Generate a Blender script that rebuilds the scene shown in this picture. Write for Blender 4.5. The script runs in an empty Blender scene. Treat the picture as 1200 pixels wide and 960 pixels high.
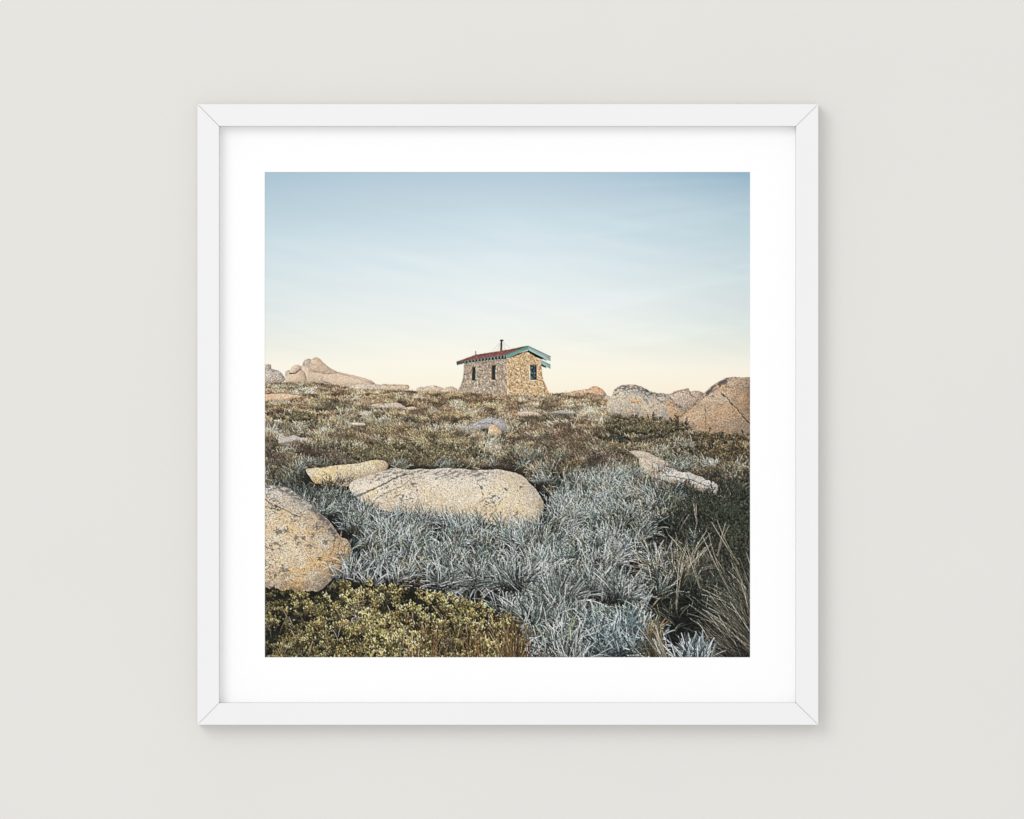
import bpy, bmesh, math
# ---------------------------------------------------------------- the printed picture
# The ink of the print is worked out here, stroke by stroke, on a fine lattice of
# points: X and Y are millimetre-like units measured across the mounted print.
import numpy as np
SS = 3.0018                      # lattice steps per unit while painting
CW = 1708                        # painting lattice
NG = 854                         # lattice kept in the print
PX0, PY0, PW = 310.2, 201.6, 569.0
rng = np.random.default_rng(11)
canvas = np.zeros((CW, CW, 3), np.float32)
ids = np.zeros((CW, CW), np.int16)
flat = canvas.reshape(-1, 3); fid = ids.reshape(-1)
_T = np.random.default_rng(5).random((8, 257, 257)).astype(np.float32)

def noise(x, y, k=0):
    x = np.asarray(x, np.float32) + 31.7 * k; y = np.asarray(y, np.float32) + 17.3 * k
    xf = np.floor(x); yf = np.floor(y)
    fx = x - xf; fy = y - yf
    fx = fx * fx * (3 - 2 * fx); fy = fy * fy * (3 - 2 * fy)
    xi = xf.astype(np.int64) & 255; yi = yf.astype(np.int64) & 255
    x2 = (xi + 1) & 255; y2 = (yi + 1) & 255
    T = _T[k % 8]
    return (T[yi, xi] * (1 - fx) + T[yi, x2] * fx) * (1 - fy) + (T[y2, xi] * (1 - fx) + T[y2, x2] * fx) * fy
def fbm(x, y, k=0, o=4, g=0.5):
    s = 0; a = 1; n = 0
    for i in range(o):
        s = s + a * noise(x * 2 ** i, y * 2 ** i, k + i); n += a; a *= g
    return s / n
def sstep(a, b, v):
    t = np.clip((v - a) / (b - a), 0, 1); return t * t * (3 - 2 * t)
def C(*v): return np.array(v, np.float32)
def lerp(a, b, t): return a * (1 - t) + b * t

gy, gx = np.mgrid[0:CW, 0:CW].astype(np.float32)
GX = PX0 + (gx + .5) / SS; GY = PY0 + (gy + .5) / SS
del gx, gy

# ---------------------------------------------------------------- sky
def paint_sky():
    ys = [201, 225, 250, 275, 300, 325, 350, 370, 390, 410, 430, 448, 462]
    co = [(180,203,218),(191,211,223),(202,220,229),(211,227,234),(220,233,238),(227,237,239),(234,240,240),(238,243,240),(242,245,238),(247,246,234),(254,248,233),(255,245,226),(255,241,218)]
    co = np.array(co, np.float32)
    e = (GX - 590) / 285
    yy = GY + 8 * (fbm(GX / 190, GY / 80, 1, 3) - .5)
    fall = np.where(e < 0, 9, 19) * np.abs(e) ** 1.6 * (1 - .75 * sstep(380, 450, GY))
    for c in range(3):
        canvas[..., c] = np.interp(yy, ys, co[:, c]) - fall * (1, .8, .75)[c]
    # thin high cloud: long faint slanting wisps
    u = GX * .94 + GY * .34; v = -GX * .2 + GY * .98
    w = fbm(u / 120, v / 13, 2, 4) - .5
    m = sstep(205, 250, GY) * (1 - sstep(400, 445, GY))
    canvas[...] += (w * 8 * m)[..., None] * C(1, .8, .6)
    u = GX * .97 - GY * .2; v = GX * .13 + GY
    w = sstep(.52, .8, fbm(u / 160, v / 15, 3, 4)) * sstep(560, 800, GX)
    canvas[...] += (w * 3.5 * m)[..., None]
    canvas[...] -= (np.exp(-((GY - 200) / 22) ** 2) * sstep(700, 880, GX) * 9)[..., None] * C(1.2, .8, .5)
    w = np.exp(-((GY - 214 + (GX - 800) * .04) / 4) ** 2) * sstep(640, 800, GX) * (1 - sstep(850, 885, GX))
    canvas[...] += (w * 4)[..., None]
    ids[...] = 0

# ---------------------------------------------------------------- strokes
def order_draw(B, ident):
    """B: dict of arrays x y L a b w col(n,3) dark key ; far strokes first"""
    o = np.argsort(B['key'], kind='stable')
    n = len(o)
    for s in range(0, n, 40000):
        i = o[s:s + 40000]
        x, y, L, a, b, w, dk = (B[k][i].astype(np.float32) for k in ('x', 'y', 'L', 'a', 'b', 'w', 'dark'))
        col = B['col'][i]; el = B['el'][i]
        cnt = np.maximum(2, np.ceil(L * SS * 1.15)).astype(np.int64)
        wk = np.maximum(1, np.round(w * SS)).astype(np.int64)
        tot = cnt * wk
        r = np.repeat(np.arange(len(i)), tot)
        st = np.cumsum(tot) - tot
        loc = np.arange(tot.sum()) - np.repeat(st, tot)
        cr = cnt[r]; wr = wk[r]
        t = (loc // wr).astype(np.float32) / (cr - 1)
        off = (loc % wr - (wr - 1) / 2).astype(np.float32)
        th = a[r] + b[r] * t * .5
        shape = np.where(t > .55, 1 - (t - .55) * 1.5, 1)
        if B.get('leaf'): shape = np.sin(np.pi * np.clip(t * .9 + .08, 0, 1))
        off = off * shape
        dx, dy = np.sin(th), -np.cos(th)
        th2 = a[r] + b[r] * t
        px = (x[r] + L[r] * t * dx - PX0) * SS + off * np.cos(th2)
        py = (y[r] + L[r] * t * dy - PY0) * SS + off * np.sin(th2)
        xi = np.floor(px).astype(np.int64); yi = np.floor(py).astype(np.int64)
        ok = (xi >= 0) & (xi < CW) & (yi >= 0) & (yi < CW)
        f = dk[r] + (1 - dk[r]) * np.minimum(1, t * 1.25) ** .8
        f = f * (1 + .1 * np.sign(off) * (wr > 1))
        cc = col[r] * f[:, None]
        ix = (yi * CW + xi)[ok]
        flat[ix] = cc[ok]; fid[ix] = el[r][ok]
def join(*Bs):
    ks = ('x', 'y', 'L', 'a', 'b', 'w', 'dark', 'key', 'col', 'el')
    return {k: np.concatenate([B[k] for B in Bs]) for k in ks}
def mk(x, y, L, a, b, w, col, dark, key, el):
    n = len(x); f = lambda v: np.broadcast_to(np.asarray(v, np.float32), (n,)).copy()
    return dict(x=f(x), y=f(y), L=f(L), a=f(a), b=f(b), w=f(w), dark=f(dark), key=f(key), col=np.asarray(col, np.float32).reshape(n, 3),
                el=np.full(n, el, np.int16))
def sel(B, m):
    return {k: v[m] for k, v in B.items() if isinstance(v, np.ndarray)}

# ---------------------------------------------------------------- outlines
def spline(P, sub=6):
    P = np.array(P, float); n = len(P); out = []
    for i in range(n):
        p0, p1, p2, p3 = P[i - 1], P[i], P[(i + 1) % n], P[(i + 2) % n]
        for k in range(sub):
            t = k / sub
            out.append(.5 * (2 * p1 + (p2 - p0) * t + (2 * p0 - 5 * p1 + 4 * p2 - p3) * t * t + (3 * p1 - p0 - 3 * p2 + p3) * t ** 3))
    return np.array(out)
def window_of(P, pad=4):
    x0 = int(max(0, np.floor((P[:, 0].min() - PX0 - pad) * SS))); x1 = int(min(CW, np.ceil((P[:, 0].max() - PX0 + pad) * SS)))
    y0 = int(max(0, np.floor((P[:, 1].min() - PY0 - pad) * SS))); y1 = int(min(CW, np.ceil((P[:, 1].max() - PY0 + pad) * SS)))
    return slice(y0, y1), slice(x0, x1)
def inside(P, X, Y):
    m = np.zeros(X.shape, bool); n = len(P)
    for i in range(n):
        xa, ya = P[i]; xb, yb = P[(i + 1) % n]
        if ya == yb: continue
        c = ((ya > Y) != (yb > Y)) & (X < (xb - xa) * (Y - ya) / (yb - ya) + xa)
        m ^= c
    return m
def blur(a, r):
    r = int(max(1, r))
    for _ in range(2):
        for ax in (0, 1):
            p = np.pad(a, [(r + 1, r) if k == ax else (0, 0) for k in (0, 1)], mode='edge')
            c = np.cumsum(p, axis=ax, dtype=np.float64)
            a = ((c[2 * r + 1:] - c[:-2 * r - 1]) if ax == 0 else (c[:, 2 * r + 1:] - c[:, :-2 * r - 1])) / (2 * r + 1)
            a = a.astype(np.float32)
    return a
def line_dist(P, X, Y):
    d = np.full(X.shape, 1e9, np.float32)
    for (xa, ya), (xb, yb) in zip(P[:-1], P[1:]):
        vx, vy = xb - xa, yb - ya; L = vx * vx + vy * vy + 1e-9
        t = np.clip(((X - xa) * vx + (Y - ya) * vy) / L, 0, 1)
        d = np.minimum(d, np.hypot(X - xa - t * vx, Y - ya - t * vy))
    return d

# ---------------------------------------------------------------- granite
def rock(P, ident, base, tint, sc=1.0, lichen=.3, lich_top=0., cracks=(), spots=(), smooth=True, rough=.8, speck=1., shade=1., warm=None, k=0, grey_top=0., streak=0.):
    P = np.array(P, float)
    Q = spline(P) if smooth else P
    sl = window_of(Q)
    X, Y = GX[sl], GY[sl]
    jx = (fbm(X / (5 * sc), Y / (5 * sc), k + 1, 3) - .5) * 2 * rough * sc; jy = (fbm(X / (5 * sc), Y / (5 * sc), k + 2, 3) - .5) * 2 * rough * sc
    m = inside(Q, X + jx, Y + jy)
    H = (P[:, 1].max() - P[:, 1].min())
    mf = np.pad(m.astype(np.float32), 40)
    # an inflated form: the outline blurred at several widths
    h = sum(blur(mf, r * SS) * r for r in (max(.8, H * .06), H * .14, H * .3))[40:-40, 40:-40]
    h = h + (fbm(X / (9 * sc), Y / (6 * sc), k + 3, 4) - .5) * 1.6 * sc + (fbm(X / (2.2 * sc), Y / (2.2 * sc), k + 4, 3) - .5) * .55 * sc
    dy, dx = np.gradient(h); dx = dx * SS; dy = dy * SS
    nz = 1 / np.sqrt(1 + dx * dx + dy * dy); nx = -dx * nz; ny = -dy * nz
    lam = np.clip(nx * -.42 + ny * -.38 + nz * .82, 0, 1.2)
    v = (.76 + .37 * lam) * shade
    n1 = fbm(X / (14 * sc), Y / (9 * sc), k + 5, 4)
    col = lerp(C(*base), C(*tint), sstep(.35, .65, n1)[..., None])
    if warm is not None:
        col = lerp(col, C(*warm), (sstep(.52, .68, fbm(X / (17 * sc) + 9, Y / (12 * sc), k + 6, 4)) * .75)[..., None])
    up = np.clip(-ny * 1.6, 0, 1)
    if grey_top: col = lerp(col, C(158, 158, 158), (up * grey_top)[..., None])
    # the grain of the granite: light and dark crystals
    g = rng.random(X.shape).astype(np.float32)
    g2 = rng.random(((X.shape[0] + 1) // 2, (X.shape[1] + 1) // 2)).astype(np.float32).repeat(2, 0).repeat(2, 1)[:X.shape[0], :X.shape[1]]
    g = (g2 ** 1.5 - .42) * 1.3 + (g - .5) * .5
    col = col * (1 + g * .26 * speck)[..., None]
    gd = fbm(X / (.62 * max(sc, .6)), Y / (.62 * max(sc, .6)), k + 2, 2)
    col = col * (1 - (.32 * speck * sstep(.6, .76, gd)))[..., None]
    col = col + (18 * speck * sstep(.62, .8, fbm(X / (.7 * max(sc, .6)) + 40, Y / (.7 * max(sc, .6)), k + 3, 2)))[..., None]
    # lichen: dark crusts with ragged edges
    ls = min(sc, 1.0); ln = fbm(X / (1.9 * ls), Y / (1.5 * ls), k + 6, 3); lz = fbm(X / (15 * sc), Y / (11 * sc), k + 1, 2)
    thr = .84 - lichen * .2 - lich_top * up * .34 - (lz - .5) * .22
    lm = sstep(thr, thr + .05, ln)
    for (sx, sy, sr, amt) in spots:
        e = np.exp(-(((X - sx) ** 2 + ((Y - sy) * 1.25) ** 2) / (sr * sr)))
        lm = np.maximum(lm, sstep(.72 - amt * .40 * e, .77 - amt * .40 * e, ln) * (e > .05))
    lc = lerp(C(68, 66, 66), C(112, 108, 104), noise(X / 3, Y / 3, k + 4)[..., None])
    col = lerp(col, lc, (lm * .72)[..., None])
    if streak:                               # pale crust flecks
        pm = sstep(.6, .7, fbm(X / (2.4 * sc) + 7, Y / (1.5 * sc), k + 7, 3)) * (up * .8 + .2)
        col = lerp(col, C(190, 190, 190), (pm * streak)[..., None])
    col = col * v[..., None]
    for cp, wd, am in cracks:
        cpn = np.array(cp, float)
        d = line_dist(cpn, X + (noise(X / 2.5, Y / 2.5, 3) - .5) * 1.6 * sc, Y + (noise(X / 2.5, Y / 2.5, 4) - .5) * 1.6 * sc)
        col = col * (1 - am * np.exp(-(d / wd) ** 2))[..., None]
        d2 = line_dist(cpn + [0, wd * 1.5], X, Y)
        col = col * (1 + .12 * am * np.exp(-(d2 / wd) ** 2))[..., None]
    base_y = P[:, 1].max()
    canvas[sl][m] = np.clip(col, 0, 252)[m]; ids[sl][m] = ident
    # soft dark line just inside the edge
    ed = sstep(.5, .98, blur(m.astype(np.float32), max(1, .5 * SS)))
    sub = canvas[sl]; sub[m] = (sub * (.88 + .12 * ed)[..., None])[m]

def poly(P, col, ident, grain=.06, X=None):
    P = np.array(P, float); sl = window_of(P, 2); X, Y = GX[sl], GY[sl]
    m = inside(P, X, Y)
    c = (C(*col)[None, None] * (1 + grain * 2 * (rng.random(X.shape).astype(np.float32) - .5))[..., None])
    canvas[sl][m] = np.clip(c, 0, 255)[m]; ids[sl][m] = ident
    return sl, m
def wire(P, col, wd, ident=None, am=1.):
    P = np.array(P, float); sl = window_of(P, 3); X, Y = GX[sl], GY[sl]
    d = line_dist(P, X, Y); a = np.clip((wd / 2 - d) * SS + .5, 0, 1) * am
    sub = canvas[sl]; sub[...] = lerp(sub, C(*col), a[..., None])
    if ident is not None: ids[sl][a > .4] = ident
# element numbers of the picture
(E_SKY, E_HEATH, E_BUSH, E_LWALL, E_RWALL, E_ROOF, E_BARGE, E_EAVE, E_WIN1, E_WIN2, E_WIN3, E_FLUE, E_VENT, E_BARGE2, E_EAVE2, E_WIRE) = range(16)
E_ROCK = 20

# ---------------------------------------------------------------- the kinds of growth on the slope
SILVER, OLIVE, BROWN, DARK, STRAW, TEAL = range(6)
PAL = {
 SILVER: [(154,168,165), (134,149,147), (104,120,119), (186,200,196), (154,153,142), (118,129,126)],
 OLIVE:  [(146,132,96), (120,110,80), (92,86,64), (166,150,118), (112,96,74), (80,76,58)],
 BROWN:  [(118,100,84), (98,80,68), (138,122,104), (84,70,60), (124,116,104), (100,86,78)],
 DARK:   [(48,56,50), (64,72,62), (34,42,40), (84,86,72), (56,58,48), (104,102,88)],
 STRAW:  [(176,162,134), (150,136,108), (190,178,154), (128,118,96), (144,138,124)],
 TEAL:   [(102,114,110), (84,96,92), (128,138,132), (64,76,72), (146,150,138), (114,112,90)],
}
GROUND = {SILVER: (44,50,50), OLIVE: (48,46,34), BROWN: (56,48,42), DARK: (16,20,19), STRAW: (70,64,50), TEAL: (40,48,47)}
BLOBS = [ # x y rx ry kind weight
 (560,640,150,50,SILVER,3.2), (700,594,80,30,SILVER,2.2), (700,660,90,60,SILVER,3.2), (680,730,80,55,SILVER,3.), (480,640,70,48,SILVER,2.6), (690,566,60,10,SILVER,1.),
 (372,590,40,34,TEAL,3.4), (345,560,30,14,TEAL,1.6), (425,625,22,24,TEAL,1.6), (730,620,50,16,TEAL,1.2),
 (330,556,30,12,OLIVE,1.8), (455,528,60,20,OLIVE,3.2), (530,530,36,16,OLIVE,2.), (470,505,70,12,OLIVE,1.2), (350,485,34,10,OLIVE,1.8), (420,465,50,8,OLIVE,1.6),(560,480,40,8,OLIVE,1.2),
 (362,530,44,12,BROWN,3.2), (325,520,24,12,BROWN,2.2), (640,530,30,12,BROWN,1.6), (710,540,30,13,BROWN,2.8), (660,505,40,10,BROWN,1.8), (832,566,34,12,BROWN,2.2), (700,500,24,8,BROWN,1.6), (640,574,9,15,BROWN,2.6), (430,598,14,10,BROWN,2.2), (415,648,7,12,BROWN,1.8),(740,575,50,10,BROWN,.7),
 (830,630,76,52,DARK,7), (862,612,44,44,DARK,7), (840,720,74,60,DARK,6), (770,622,40,14,DARK,3), (800,596,50,8,DARK,2.5), (752,540,30,8,DARK,.8), (800,525,60,10,DARK,1.2), (770,505,40,10,DARK,1.3), (715,513,18,7,DARK,1.6), (860,512,30,6,DARK,1.5),
 (756,500,46,12,OLIVE,3.6), (850,530,50,18,OLIVE,3.6), (740,512,46,8,DARK,2.4), (745,530,40,12,OLIVE,1.4), (850,560,40,14,OLIVE,1.),(690,520,50,10,OLIVE,1.2),
 (678,490,38,9,SILVER,2.), (620,490,16,6,SILVER,2.4), (538,510,12,7,SILVER,2.6), (806,540,34,12,SILVER,2.4), (566,541,14,8,SILVER,2.), (620,540,24,10,SILVER,1.6), (712,500,16,7,SILVER,1.6), (345,452,30,3,SILVER,2.4), (390,478,40,5,SILVER,1.6), (430,495,34,7,SILVER,2.), (540,474,22,4,SILVER,2.), (360,500,30,6,SILVER,1.4), (640,470,40,4,SILVER,1.2), (480,492,30,5,SILVER,1.4), (480,483,30,4,SILVER,1.4),(820,512,18,5,SILVER,1.8), (600,505,24,6,SILVER,1.2),(720,553,14,6,SILVER,1.6),(400,515,40,8,SILVER,1.),
 (700,548,44,14,BROWN,2.4), (665,548,40,12,OLIVE,1.6), (655,525,60,8,OLIVE,1.6), (745,590,36,12,BROWN,1.2), (600,548,26,8,STRAW,1.4), (640,512,60,7,BROWN,1.6), (690,536,24,5,SILVER,2.2), (560,515,40,12,STRAW,1.3), (610,520,30,10,STRAW,1.2), (700,540,60,16,STRAW,1.), (787,650,36,34,STRAW,.9),
 (470,470,200,12,BROWN,1.2), (640,470,80,10,BROWN,1.4), (540,466,60,5,BROWN,1.6), (600,768,16,40,BROWN,1.0),
]
def kinds(x, y):
    z = 1 / np.maximum(y - 438, 8)                    # perspective of the slope
    U = (x - 595) * z * 9; V = z * 700
    W = np.zeros((6,) + x.shape, np.float32) + .05
    ff = 1 - sstep(490, 560, y); W[BROWN] += .58 + .3 * ff; W[OLIVE] += .42 + .05 * ff; W[SILVER] += .5 - .14 * ff; W[STRAW] += .28
    far = 1 - sstep(500, 600, y)
    jx = (fbm(x / 16, y / 7, 5, 3) - .5) * (18 + 10 * (1 - far)); jy = (fbm(x / 16, y / 7, 6, 3) - .5) * 14
    for (bx, by, rx, ry, k, w) in BLOBS:
        W[k] += w * np.exp(-(((x + jx - bx) / rx) ** 2 + ((y + jy - by) / ry) ** 2) ** 1.3)
    sx = 5 + 14 * sstep(450, 640, y); sy = 1.6 + 6 * sstep(450, 640, y)
    # four separate patch fields so the mosaic is irregular
    for k, kk in ((SILVER, 1), (OLIVE, 2), (BROWN, 3), (STRAW, 4)):
        n = .6 * fbm(x / 22, y / 6, kk, 3) + .4 * fbm(x / 9, y / 3.4, kk + 3, 3)
        W[k] *= np.exp((n - .5) * (5 + 5 * far))
    return W
def pick_kind(x, y, r):
    W = kinds(x, y); W = W ** 1.6; W = np.cumsum(W / W.sum(0), 0)
    return (r[None] > W).sum(0).clip(0, 5)

SKX = [305, 330, 352, 375, 400, 430, 455, 480, 520, 540, 580, 600, 640, 660, 690, 712, 760, 800, 890]
SKY = [449, 448.5, 447.5, 449, 452.5, 456.5, 457.5, 458, 459.5, 459.5, 462.3, 464, 463.4, 460, 461, 465.5, 470, 470, 470]
def horizon(x): return np.interp(x, SKX, SKY)

def finish():
    """the crisp bite of the printed photograph"""
    a = canvas.reshape(NG, 2, NG, 2, 3).mean((1, 3))
    b = np.stack([blur(a[..., c], 1) for c in range(3)], -1)
    b2 = np.stack([blur(a[..., c], 3) for c in range(3)], -1)
    el = ids[::2, ::2]
    k = np.where(el == E_SKY, .0, np.where(el >= E_ROCK, .5, np.where((el == E_HEATH) | (el == E_BUSH), .8, .75)))[..., None]
    d = (a - b) * k + (a - b2) * .4 * k
    lum = (d * C(.3, .59, .11)).sum(-1, keepdims=True)
    return np.clip(a + lerp(d, lum, .7), 3, 251), el
def paint_ground():
    m = GY > horizon(GX) + (fbm(GX / 6, GX * 0 + 3, 2, 3) - .5) * 1.6
    step = 4
    xs, ys = GX[::step, ::step], GY[::step, ::step]
    W = kinds(xs, ys); W = W / W.sum(0)
    g = sum(W[k][..., None] * C(*GROUND[k]) for k in range(6))
    g = np.repeat(np.repeat(g, step, 0), step, 1)[:CW, :CW]
    f = .6 + 1. * (1 - sstep(470, 590, GY))
    g = g * (f * (.8 + .5 * rng.random(GY.shape).astype(np.float32)))[..., None]
    canvas[m] = g[m]; ids[m] = E_HEATH

def scale_at(y): return np.clip((y - 432) / 338, .03, 1.05)

def tufts(y0, y1, cover, x0=300, x1=890, keep=None):
    """the tufts rooted between two heights of the picture, each a fan of blades"""
    ym = (y0 + y1) / 2; s = scale_at(ym)
    per = np.clip(4 + 62 * s, 5, 60).astype(int)       # blades in a tuft
    blade = (1.6 + 22 * s * min(1, .45 + s * 1.3)) * max(.36, .72 * s)
    n = int(cover * (x1 - x0) * (y1 - y0) / blade / per) + 1
    cx = rng.uniform(x0, x1, n); cy = rng.uniform(y0, y1, n)
    ok = cy > horizon(cx) + 1
    if keep is not None: ok &= keep(cx, cy)
    cx, cy = cx[ok], cy[ok]; n = len(cx)
    if n == 0: return None
    kd = pick_kind(cx, cy, rng.random(n))
    i = np.repeat(np.arange(n), per); N = len(i)
    k = kd[i]; sc = scale_at(cy)[i]
    R = rng.normal
    lean = R(0, .16, n) + (fbm(cx / 34, cy / 20, 4, 2) - .5) * 2.4; lean += np.where(cx > 800, -.55, 0) * sstep(620, 680, cy)
    big = rng.uniform(.7, 1.25, n)
    fan = np.choose(k, [.44, .45, .45, .5, .4, .46])
    a = lean[i] + R(0, 1, N) * fan
    a = np.clip(a, -1.75, 1.75)
    b = (a - lean[i] * .4) * rng.uniform(.4, 1.9, N) + R(0, .22, N)
    Lk = np.choose(k, [33, 14, 15, 25, 24, 30])
    L = (1.3 + Lk * sc * np.clip(.45 + sc * 1.3, 0, 1)) * big[i] * rng.uniform(.45, 1.2, N)
    L = np.minimum(L, 40)
    w = np.choose(k, [.88, .95, .85, .85, .85, .85]) * np.clip(sc, .3, 1) * rng.uniform(.7, 1.25, N)
    w = np.maximum(w, .34)
    spread = (1.2 + 9 * sc) * np.choose(k, [1, 1.2, 1.2, 1, .8, 1])
    x = cx[i] + R(0, 1, N) * spread; y = cy[i] + R(0, 1, N) * spread * .3
    col = np.zeros((N, 3), np.float32)
    for kk in range(6):
        m = k == kk
        if not m.any(): continue
        pal = np.array(PAL[kk], np.float32)
        j = rng.integers(0, len(pal), m.sum())
        # one tint leads each tuft
        lead = rng.integers(0, len(pal), n)[i[m]]
        col[m] = .55 * pal[j] + .45 * pal[lead]
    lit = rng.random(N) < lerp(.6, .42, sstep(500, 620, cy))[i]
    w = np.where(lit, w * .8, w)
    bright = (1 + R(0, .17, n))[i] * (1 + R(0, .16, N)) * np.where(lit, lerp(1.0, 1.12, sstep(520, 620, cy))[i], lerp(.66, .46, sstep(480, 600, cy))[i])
    farness = 1 - sstep(480, 590, cy)
    hump = fbm(cx / 13, cy / 3.2, 7, 3) - .5
    patch = ((.86 + .3 * fbm(cx / 22, cy / 9, 7, 3)) * (1 + hump * (.5 + 1.9 * farness)))[i]
    warmth = fbm(cx / 12, cy / 4, 2, 3)
    col *= (bright * patch)[:, None]
    near_ = sstep(540, 620, cy)[i]
    sil = (k == SILVER)
    col[sil] *= (1 + .22 * near_[sil])[:, None]
    grn = (rng.random(N) < .14) & sil
    col[grn] = col[grn] * C(.86, .90, .70)[None]
    dead = (rng.random(N) < .035) & sil
    col[dead] = C(176, 150, 118)[None] * rng.uniform(.5, 1., dead.sum())[:, None]
    fs = sil & (cy[i] < 545)
    col[fs] = col[fs] * .84 * C(1.04, 1., .95)[None]
    # far growth is drier and browner than the frosted grass close by
    fa = (1 - sstep(470, 600, cy))[i][:, None]
    col = lerp(col, col * C(1., .95, .88)[None], fa)
    col = lerp(col, (col.mean(1, keepdims=True) * .5 + 58) * C(1.08, 1.02, .95)[None], fa * .35)
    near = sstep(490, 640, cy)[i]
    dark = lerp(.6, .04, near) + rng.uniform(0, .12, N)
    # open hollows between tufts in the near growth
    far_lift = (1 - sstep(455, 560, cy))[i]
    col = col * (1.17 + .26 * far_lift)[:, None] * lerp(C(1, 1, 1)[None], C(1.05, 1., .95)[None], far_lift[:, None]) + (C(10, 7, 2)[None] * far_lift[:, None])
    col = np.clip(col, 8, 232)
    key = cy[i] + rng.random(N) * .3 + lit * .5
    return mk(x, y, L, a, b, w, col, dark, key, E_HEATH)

def grow(y0, y1, cover=3.4, **kw):
    y = y0; parts = []
    while y < y1:
        h = max(3, 14 * scale_at(y)); b = tufts(y, min(y + h, y1), cover * lerp(1., .74, sstep(560, 640, y)), **kw); y += h
        if b is not None: parts.append(b)
    if parts: order_draw(join(*parts), E_HEATH)

# ---------------------------------------------------------------- leafy heath: sprigs of small leaves on twigs
def sprigs(n, xf, yf, h, leaf, pal, el, nl=12, twig=(120,100,86), shade=1.):
    x, y = xf, yf; n = len(x)
    R = rng.normal; hh = h * rng.uniform(.6, 1.25, n)
    a = R(0, .3, n)
    stem = mk(x, y, hh, a, R(0, .3, n), .55, C(*twig)[None] * rng.uniform(.5, 1.05, n)[:, None] * shade, .35, y, el)
    i = np.repeat(np.arange(n), nl); N = len(i)
    t = rng.random(N) ** .6
    lx = x[i] + hh[i] * t * np.sin(a[i]) + R(0, 1, N) * h[i] * .17
    ly = y[i] - hh[i] * t * np.cos(a[i]) + R(0, 1, N) * h[i] * .06
    pal = np.array(pal, np.float32); j = rng.integers(0, len(pal), N); lead = rng.integers(0, len(pal), n)[i]
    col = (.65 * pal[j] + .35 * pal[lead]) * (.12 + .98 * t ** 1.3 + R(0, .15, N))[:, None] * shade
    col *= (1 + R(0, .16, n))[i][:, None]
    lv = mk(lx, ly, leaf[i] * rng.uniform(.7, 1.3, N), R(0, .8, N), 0, leaf[i] * .55, np.clip(col, 6, 235), .8, y[i] + .01 + t * .4, el)
    return stem, lv
def bush(xf, yf, h, leaf, pal, el, nl=12, **kw):
    s, l = sprigs(len(xf), xf, yf, h, leaf, pal, el, nl, **kw)
    B = join(s, l)
    order_draw(B, el)
GOLD = [(202,184,112), (166,150,82), (128,122,66), (86,92,54), (190,152,90), (214,198,138), (74,84,62), (162,122,74), (154,156,108)]

# ---------------------------------------------------------------- the hut
def hz(P, ox=520, oy=380, s=8.): return [(ox + x / s, oy + y / s) for x, y in P]
def stones(P, pal, mortar, dark, ident, n, size=(1.15, .8), seed=1):
    sl, m = poly(P, mortar, ident, .12)
    x0, y0 = np.min(P, 0); x1, y1 = np.max(P, 0)
    r2 = np.random.default_rng(seed)
    X, Y = GX[sl], GY[sl]; sub = canvas[sl]
    # rough courses with staggered stones
    cyv = np.arange(y0, y1 + 1, 1.05)
    pts = []
    for q, yy in enumerate(cyv):
        x = x0 + r2.random() * 2
        while x < x1 + 2:
            w = r2.uniform(.8, 1.9); pts.append((x + w / 2, yy + r2.uniform(-.6, .6), w)); x += w + .18
    pts = np.array(pts); best = np.full(X.shape, 9e9, np.float32); sec = best.copy(); idx = np.zeros(X.shape, int)
    for i, (sx, sy, w) in enumerate(pts):
        ix0 = int((sx - 4 - PX0) * SS) - sl[1].start; ix1 = int((sx + 4 - PX0) * SS) - sl[1].start
        iy0 = int((sy - 3 - PY0) * SS) - sl[0].start; iy1 = int((sy + 3 - PY0) * SS) - sl[0].start
        ix0, iy0 = max(ix0, 0), max(iy0, 0)
        if ix1 <= 0 or iy1 <= 0: continue
        xs, ys = X[iy0:iy1, ix0:ix1], Y[iy0:iy1, ix0:ix1]
        d = np.hypot((xs - sx) / w * 1.9, ys - sy)
        b = best[iy0:iy1, ix0:ix1]; s2 = sec[iy0:iy1, ix0:ix1]; t = idx[iy0:iy1, ix0:ix1]
        lt = d < b
        s2[lt] = b[lt]; s2[~lt] = np.minimum(s2, d)[~lt]; b[lt] = d[lt]; t[lt] = i
    pal = np.array(pal, np.float32)
    sc = pal[r2.integers(0, len(pal), len(pts))] * r2.uniform(.86, 1.12, len(pts))[:, None]
    c = sc[idx] * (.93 + .14 * r2.random(X.shape))[..., None]
    joint = sstep(.30, .06, sec - best)
    jn = r2.random(len(pts))[idx]
    jc = np.where((jn > .5)[..., None], C(*mortar), C(*dark))
    c = lerp(c, jc, (joint * .6)[..., None])
    sub[m] = np.clip(c, 0, 250)[m]
    return sl, m
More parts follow.
